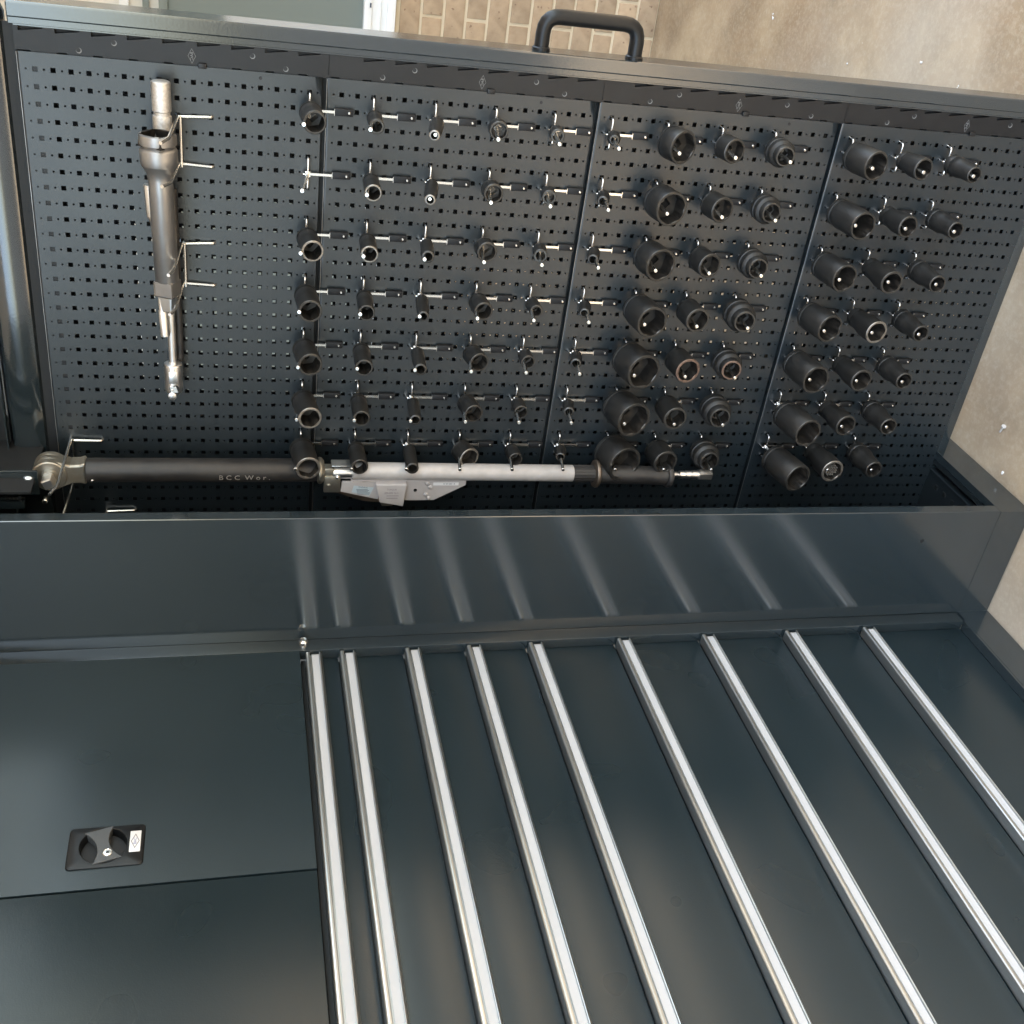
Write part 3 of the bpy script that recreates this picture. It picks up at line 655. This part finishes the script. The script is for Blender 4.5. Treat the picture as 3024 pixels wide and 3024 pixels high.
# housing plates
m = MB(); m.prism([(.6700,-.4400),(.6735,-.4398),(.6915,-.4550),(.7130,-.5140),(.7168,-.5440),(.7090,-.5470),(.6880,-.4800),(.6700,-.4700)],0,-.0640,-.0700); m.build('lever','bronze',t)
m = MB(); m.prism([(.7085,-.5440),(.7215,-.5500),(.7212,-.5700),(.7090,-.5720)],0,-.0660,-.0760); m.build('lever_foot','zinc',t)
m = MB(); m.prism([(.6672,-.5900),(.6695,-.7090),(.6790,-.7085),(.7125,-.6490),(.7125,-.5900)],0,-.0620,-.0700); m.build('side_plate','greyp',t)
m = MB(); m.prism([(.6650,-.4900),(.6715,-.4900),(.6715,-.7080),(.6650,-.7080)],0,-.0630,-.0720); m.build('rib','greyp',t)
m = MB(); m.prism([(.6690,-.4730),(.6885,-.4712),(.7062,-.5420),(.6688,-.5400)],0,-.0700,-.0765); fp = m.build('front_plate','greyp',t)
bm_ = MB(); bm_.prism([(.6688,-.5345),(.6688,-.5935),(.7172,-.5890),(.7085,-.5440)],0,-.0680,-.0855); hs = bm_.build('click_housing','greyp',t)
md = hs.modifiers.new('bevel','BEVEL'); md.width = .0018; md.segments = 3
for (yy,zz) in ((.6748,-.6346),(.6834,-.6404),(.6998,-.6330),(.7076,-.6389)):
    m = MB(); m.lathe((-.0698,yy,zz),(-.0735,yy,zz),[(0,.0044),(.0018,.0042),(.0030,.0030),(.0036,.0010)],18); m.build('rivet','greyp',t)
m = MB(); m.lathe((-.0698,.6898,-.6121),(-.0712,.6898,-.6121),[(0,.0036),(.0012,.0034),(.0006,.0018)],14); m.build('screw','chrome',t)
# labels
m = MB(); v = [(-.07665,.6785,-.4975),(-.07665,.6890,-.4915),(-.07665,.6985,-.5290),(-.07665,.6765,-.5325)]
v = [(-.07672,y,z) for y,z in ((.6755,-.4950),(.6900,-.4915),(.6985,-.5250),(.6800,-.5325))]
m.add(v,[(0,1,2,3)]); lb = m.build('warning_label','bluep',t)
lettering('label_lettering','WARNING',.0036,(-.0768,.6795,-.5120),(0,.10,-1),(0,-1,-.1),'ink',lb)
m = MB()
for k in range(5):
    yy = .6835+k*.0026
    m.box(-.07680,-.07673,yy,yy+.0009,-.5000-.0006*k,-.5240-.0008*k+random.uniform(0,.004))
m.build('print_lines','ink',lb)
lettering('rating_lettering','200-800 N.m',.0062,(-.0857,.6870,-.5650),(0,0,-1),(0,-1,0),'inkg',hs,sx=.8)
lettering('model_lettering','TORQUE',.0050,(-.0857,.6795,-.5650),(0,0,-1),(0,-1,0),'inkg',hs,sx=.9)
m = MB()
for k in range(2): m.box(-.08568,-.08555,.6925+k*.0052,.6937+k*.0052,-.5560,-.5790+.002*k)
m.build('print_lines','inkg',hs)
m = MB(); m.box(-.0704,-.0701,.6731,.6797,-.6456,-.6947); sl = m.build('serial_sticker','white',t)
lettering('serial_lettering','101 871 804 118',.0040,(-.0705,.6764,-.6760),(0,0,-1),(0,-1,0),'ink',sl,sx=.85)

# ------------------------------------------------------------------ cabinet
XS = -.245; ZB = -1.7655
cab = thing('tool_cabinet', (XS,.89,-1.76), 'tall anthracite tool cabinet with nine wide drawers, upper doors and a slot for the rack', 'cabinet')
def dy(z): return .0077*(z+1.76)          # the carcass leans back very slightly
def build_lean(m, name, mats, parent=cab):
    m.v = [(x,y+dy(z),z) for x,y,z in m.v]; return m.build(name, mats, parent)
ZT = .60
# side wall of the slot (front lip straight, rear edge follows the carcass)
m = MB(); T0, T1 = XS, -.2225
v = []
for z in (ZB, ZT):
    yb = .8899+dy(z)
    v += [(T0+.0012,.638,z),(T0,.6392,z),(T0,yb,z),(T0+.004,yb,z),(T1,yb,z),(T1,.638,z)]
m.add(v,[(0,1,7,6),(1,2,8,7),(2,3,9,8),(3,4,10,9),(4,5,11,10),(5,0,6,11),(0,5,4,3,2,1),(6,7,8,9,10,11)])
m.build('side_wall','smooth',cab)
m = MB(); m.lathe((XS-.0003,.7057,-1.6104),(XS+.001,.7057,-1.6104),[(0,.0042),(.0012,.0042)],16,0,False); m.build('rivet_hole','dark',cab)
m = MB(); m.box(XS+.001,T1-.002,.8902,.8915,ZB+.001,ZT); build_lean(m,'joint_seal','dark')
m = MB(); m.box(-.2765,XS-.0002,.8902,.9106,ZB+.0065,ZT,bev=.0008); build_lean(m,'stile','smooth')
m = MB(); m.box(XS+.0005,T1,.8920,1.62,ZB,ZT); build_lean(m,'inner_wall','smooth')
# plinth
m = MB(); m.box(-.2449,.112,.6385,.655,ZF+.003,ZB-.0012); m.box(XS+.0003,-.2305,.6552,.8890,ZF+.003,ZB-.0012); m.box(-1.285,XS+.0003,.8893,.905,ZF+.003,ZB+.0012)
m.build('plinth','smooth',cab)
m = MB(); m.box(-.2440,.111,.6405,.657,ZF,ZF+.003); m.build('plinth_foot','dark',cab)
m = MB(); m.box(-1.284,-.2768,.8898,.9125,ZB+.0013,ZB+.0062); m.build('bottom_lip','smooth',cab)
m = MB(); m.box(T1,.112,.656,.667,ZB-.004,ZB-.0015); m.box(T1,.112,.667,.680,-1.79,-1.786); m.box(T1,.112,.680,.683,ZB-.02,ZB+.001); m.box(T1,.112,.683,1.6,ZB-.006,ZB-.0015); m.build('runner_floor','paint',cab)
for k in range(6):
    m = MB(); m.lathe((-.20+.032*k,.706,ZB-.0018),(-.20+.032*k,.706,ZB-.0008),[(0,.0050,(4,PI/4)),(.001,.0050,(4,PI/4))],16,0,False); m.build('runner_hole','dark',cab)
m = MB(); m.box(.105,.112,.6385,1.6,ZB,ZT); m.box(T1,.112,1.58,1.6,ZB,ZT); m.build('slot_lining','dark',cab)
# top cross plate, runner and its bolts
m = MB(); m.box(-.150,.104,.6420,.6460,.0490,.55); m.build('head_plate','dark',cab)
m = MB(); m.box(-.1040,-.1000,.6290,.6760,.0440,.30,bev=.0008); hp = m.build('runner_plate','smooth',cab)
m = MB(); m.lathe((-.1042,.6468,.1003),(-.1048,.6468,.1003),[(0,.0045),(.0005,.0045)],16); m.build('plate_hole','dark',hp)
m = MB(); m.lathe((-.1040,.6490,.0585),(-.1170,.6490,.0585),[(0,.0105),(.0020,.0105),(.0022,.0080,(6,0)),(.0080,.0080,(6,0)),(.0085,.0045),(.0130,.0042)],24); m.build('bolt','chrome',hp)
m = MB(); m.box(-.1060,-.1010,.6790,.6835,.0780,.30)
for k in range(12): m.box(-.1075,-.1061,.6785,.6840,.0800+.006*k,.0830+.006*k)
m.box(-.1090,-.1000,.6770,.6850,.0740,.0778); m.build('catch_rack','chrome',hp)
m = MB(); m.box(-.1100,-.0900,.6880,.7010,.0690,.30,bev=.0015); m.build('runner_channel','smooth',hp)
m = MB(); m.cyl((-.090,.6910,.0372),(-.104,.6910,.0372),.0048,16,0,.001); m.build('stop_pin','chrome',hp)
# doors
DXR, DXM, DXL = -.2785, -.7605, -1.2440
m = MB(); hx0,hx1,hz0,hz1 = -.7225,-.6560,-.1310,-.0625
m.box(DXR,hx1,.8890,.9080,-.3905,ZT); m.box(hx0,DXM,.8890,.9080,-.3905,ZT); m.box(hx1,hx0,.8890,.9080,hz1,ZT); m.box(hx1,hx0,.8890,.9080,-.3905,hz0); d1 = build_lean(m,'door','paintd'); tag(d1,'upper door carrying the round latch')
m = MB(); m.box(DXM-.0032,DXL,.8890,.9080,-.3905,ZT,bev=.0012); d2 = build_lean(m,'door','paintd'); tag(d2,'plain upper door left of the latch door')
m = MB(); m.box(-1.2855,DXL-.002,.8905,.9106,ZB+.0065,ZT); build_lean(m,'stile','smooth')
m = MB(); m.box(-1.2700,-.2790,.9180,.9220,ZB,ZT); build_lean(m,'carcass_back','dark')
m = MB(); m.box(-1.2855,-1.2800,.9110,1.60,ZB,ZT); m.box(-1.28,.112,.93,1.6,ZT,ZT+.01); m.build('carcass_side','smooth',cab)
m = MB(); m.lathe((-.2635,.8908+dy(-.4),-.3980),(-.2635,.8740+dy(-.4),-.3980),[(0,.0062),(.0030,.0062),(.0035,.0052),(.0060,.0052),(.0062,.0072,(6,0)),(.0120,.0072,(6,0)),(.0135,.0060),(.0168,.0052),(.0160,.0024)],24); m.build('lock_bolt','chrome',cab)
# latch
yd = .8890+dy(-.1); lx, lz = -.6885, -.0960
x0,x1,z0,z1 = -.7265,-.6540,-.1517,-.0487
n = 48; rc = .0060
def rr_pts(x0,x1,z0,z1,r,k=6):
    P_ = []
    for cx_,cz_,a0 in ((x1-r,z1-r,0),(x0+r,z1-r,90),(x0+r,z0+r,180),(x1-r,z0+r,270)):
        for i in range(k+1):
            a = math.radians(a0+90*i/k); P_.append((cx_+r*math.cos(a), cz_+r*math.sin(a)))
    return P_
def ringpts(cx_,cz_,r,ref): return [(cx_+r*math.cos(math.atan2(z-cz_,x-cx_)), cz_+r*math.sin(math.atan2(z-cz_,x-cx_))) for x,z in ref]
ref = rr_pts(x0,x1,z0,z1,rc,12)
# densify long sides
dense = []
for (a,b) in zip(ref, ref[1:]+ref[:1]):
    L_ = math.hypot(b[0]-a[0], b[1]-a[1]); k = max(1,int(L_/.004))
    for i in range(k): dense.append((a[0]+(b[0]-a[0])*i/k, a[1]+(b[1]-a[1])*i/k))
inner = [(lx+(x-lx), z) for x,z in dense]
shr = lambda p,f: (lx+(p[0]-lx)*f, (z0+z1)/2+(p[1]-(z0+z1)/2)*f)
L = [[(x,yd+.0002,z) for x,z in dense], [(x,yd-.0012,z) for x,z in dense], [(shr(p,.988)[0],yd-.0024,shr(p,.988)[1]) for p in dense], [(shr(p,.965)[0],yd-.0030,shr(p,.965)[1]) for p in dense]]
RD = .0318
L += [[(x,yd-.0030,z) for x,z in ringpts(lx,lz,RD+.0008,dense)], [(x,yd-.0022,z) for x,z in ringpts(lx,lz,RD,dense)], [(x,yd+.0110,z) for x,z in ringpts(lx,lz,RD-.0015,dense)]]
m = MB(); m.loft(L,0,True,True,False,True); m.build('latch_plate','handle',d1)
m = MB(); m.lathe((lx,yd+.0108,lz),(lx,yd+.0104,lz),[(0,RD-.0018),(.0003,RD-.0018)],40); m.build('latch_dish','dark',d1)
# paddle: waisted bar across the dish, slightly turned
m = MB(); pts = []; ca = math.radians(15)
for i in range(13):
    tt = -1+2*i/12; pts.append((.0295*tt, .0085+.0115*tt*tt))
top = [(u,w_) for u,w_ in pts]; bot = [(u,-w_) for u,w_ in reversed(pts)]
poly = [(lx+u*math.cos(ca)-w_*math.sin(ca), lz+u*math.sin(ca)+w_*math.cos(ca)) for u,w_ in top+bot]
m.prism(poly,1,yd+.0100,yd-.0042); pd = m.build('latch_paddle','paddle',d1)
md = pd.modifiers.new('bevel','BEVEL'); md.width = .0009; md.segments = 2; md.limit_method = 'ANGLE'
m = MB(); m.lathe((-.7035,yd-.0040,-.1030),(-.7035,yd-.0062,-.1030),[(0,.0066),(.0014,.0064),(.0019,.0056),(.0010,.0050),(.0012,.0020)],24); m.build('lock_cylinder','chrome',d1)
m = MB(); m.box(-.7045,-.7025,yd-.0061,yd-.0056,-.1052,-.1008); m.build('keyhole','dark',d1)
m = MB(); m.box(-.7048,-.6672,yd-.0040,yd-.0029,-.1465,-.1315,bev=.0005); m.build('logo_sticker','white',d1)
zc, xc = -.1390, -.6860; m = MB()
dp = [(xc+.0135,zc),(xc,zc-.0060),(xc-.0135,zc),(xc,zc+.0060)]; di = [(xc+.0108,zc),(xc,zc-.0047),(xc-.0108,zc),(xc,zc+.0047)]
m.add([(x,yd-.00415,z) for x,z in dp]+[(x,yd-.00415,z) for x,z in di],[(j,(j+1)%4,4+(j+1)%4,4+j) for j in range(4)]); m.build('logo_diamond','inkg',d1)
lettering('logo_lettering','BAC',.0060,(xc,yd-.0042,zc),(1,0,0),(0,0,1),'blueink',d1)
# drawers
ZL = [-.405,-.4658,-.5846,-.700,-.8189,-.9951,-1.1707,-1.3499,-1.5246]
ORD9 = ['top','second','third','fourth','fifth','sixth','seventh','eighth','bottom']
yr = .8900; yf = .9110
for i, zl in enumerate(ZL):
    zt = zl+.0040; zn = ZL[i+1]+.0040+.0022 if i < 8 else ZB+.0070
    m = MB(); m.box(-.2740,DXL,yf,.9175,zn,zt-.0006,bev=.0010); dr = build_lean(m,'drawer','paintd'); tag(dr,'%s drawer counted from the upper doors' % ORD9[i])
    # handle rail, extruded profile (y,z from rail top)
    pr = [(yf-.0001,0),(yr+.0035,0),(yr+.0014,-.0006),(yr+.0003,-.0020),(yr,-.0040),(yr+.0002,-.0066),(yr+.0014,-.0078),(yr+.0078,-.0080),(yr+.0078,-.0104),(yr+.0052,-.0104),(yr+.0052,-.0240),(yr+.0002,-.0240),(yr,-.0246),(yr+.0003,-.0254),(yr+.0062,-.0296),(yf-.0001,-.0296)]
    m = MB(); m.prism([(y,zt+z) for y,z in pr],0,-.2812,DXL+.002); 
    build_lean(m,'handle_rail','alu',dr)
    m = MB(); m.box(-.2845,DXL+.004,yr+.0040,yr+.0054,zt-.0234,zt-.0108); build_lean(m,'label_strip','label',dr)
m = MB(); m.box(-.2790,DXL,.9120,.9160,-.4006,-.3935); build_lean(m,'shadow_gap','dark')

# ------------------------------------------------------------------ bits lying on the floor
t = thing('screw', (-.081,.538,ZF), 'small bright screw lying on the concrete beside the cabinet plinth', 'screw')
m = MB(); m.lathe((-.0842,.5300,ZF+.0050),(-.0752,.5500,ZF+.0020),[(0,.0050),(.0025,.0050),(.004,.0024),(.020,.0020),(.0218,.0004)],14); m.build('shank','greysl',t)
def debris(x,y,s,lab,k=5):
    m = MB()
    for i in range(k):
        a = random.uniform(0,6.28); r = random.uniform(.2,.9)*s; px,py = x+math.cos(a)*r, y+math.sin(a)*r; q = s*random.uniform(.25,.5)
        m.lathe((px,py,ZF+.0004),(px+q*.2,py,ZF+q*.9),[(0,q*.9),(q*.5,q),(q*.85,q*.4)],6,0,False)
    o = m.build('debris','white',None,origin=(x,y,ZF)); tag(o,lab,'debris','pale crumbs on the concrete floor')
debris(-.127,.6175,.006,'white crumbs on the concrete right against the cabinet plinth',6)
for x,y,s,lab in ((.95,.02,.006,'pale crumb on the concrete past the end of the handle'),(1.45,-.02,.009,'pair of pale crumbs on the concrete near the foot of the brick wall'),
                  (.62,-.05,.006,'pale crumb on the concrete outside the lower end of the rack'),(.45,-.03,.005,'tiny pale crumb on the concrete close to the foot of the rack')):
    debris(x,y,s,lab,3)
for o in D.objects:
    if '_o' in o.keys(): del o['_o']
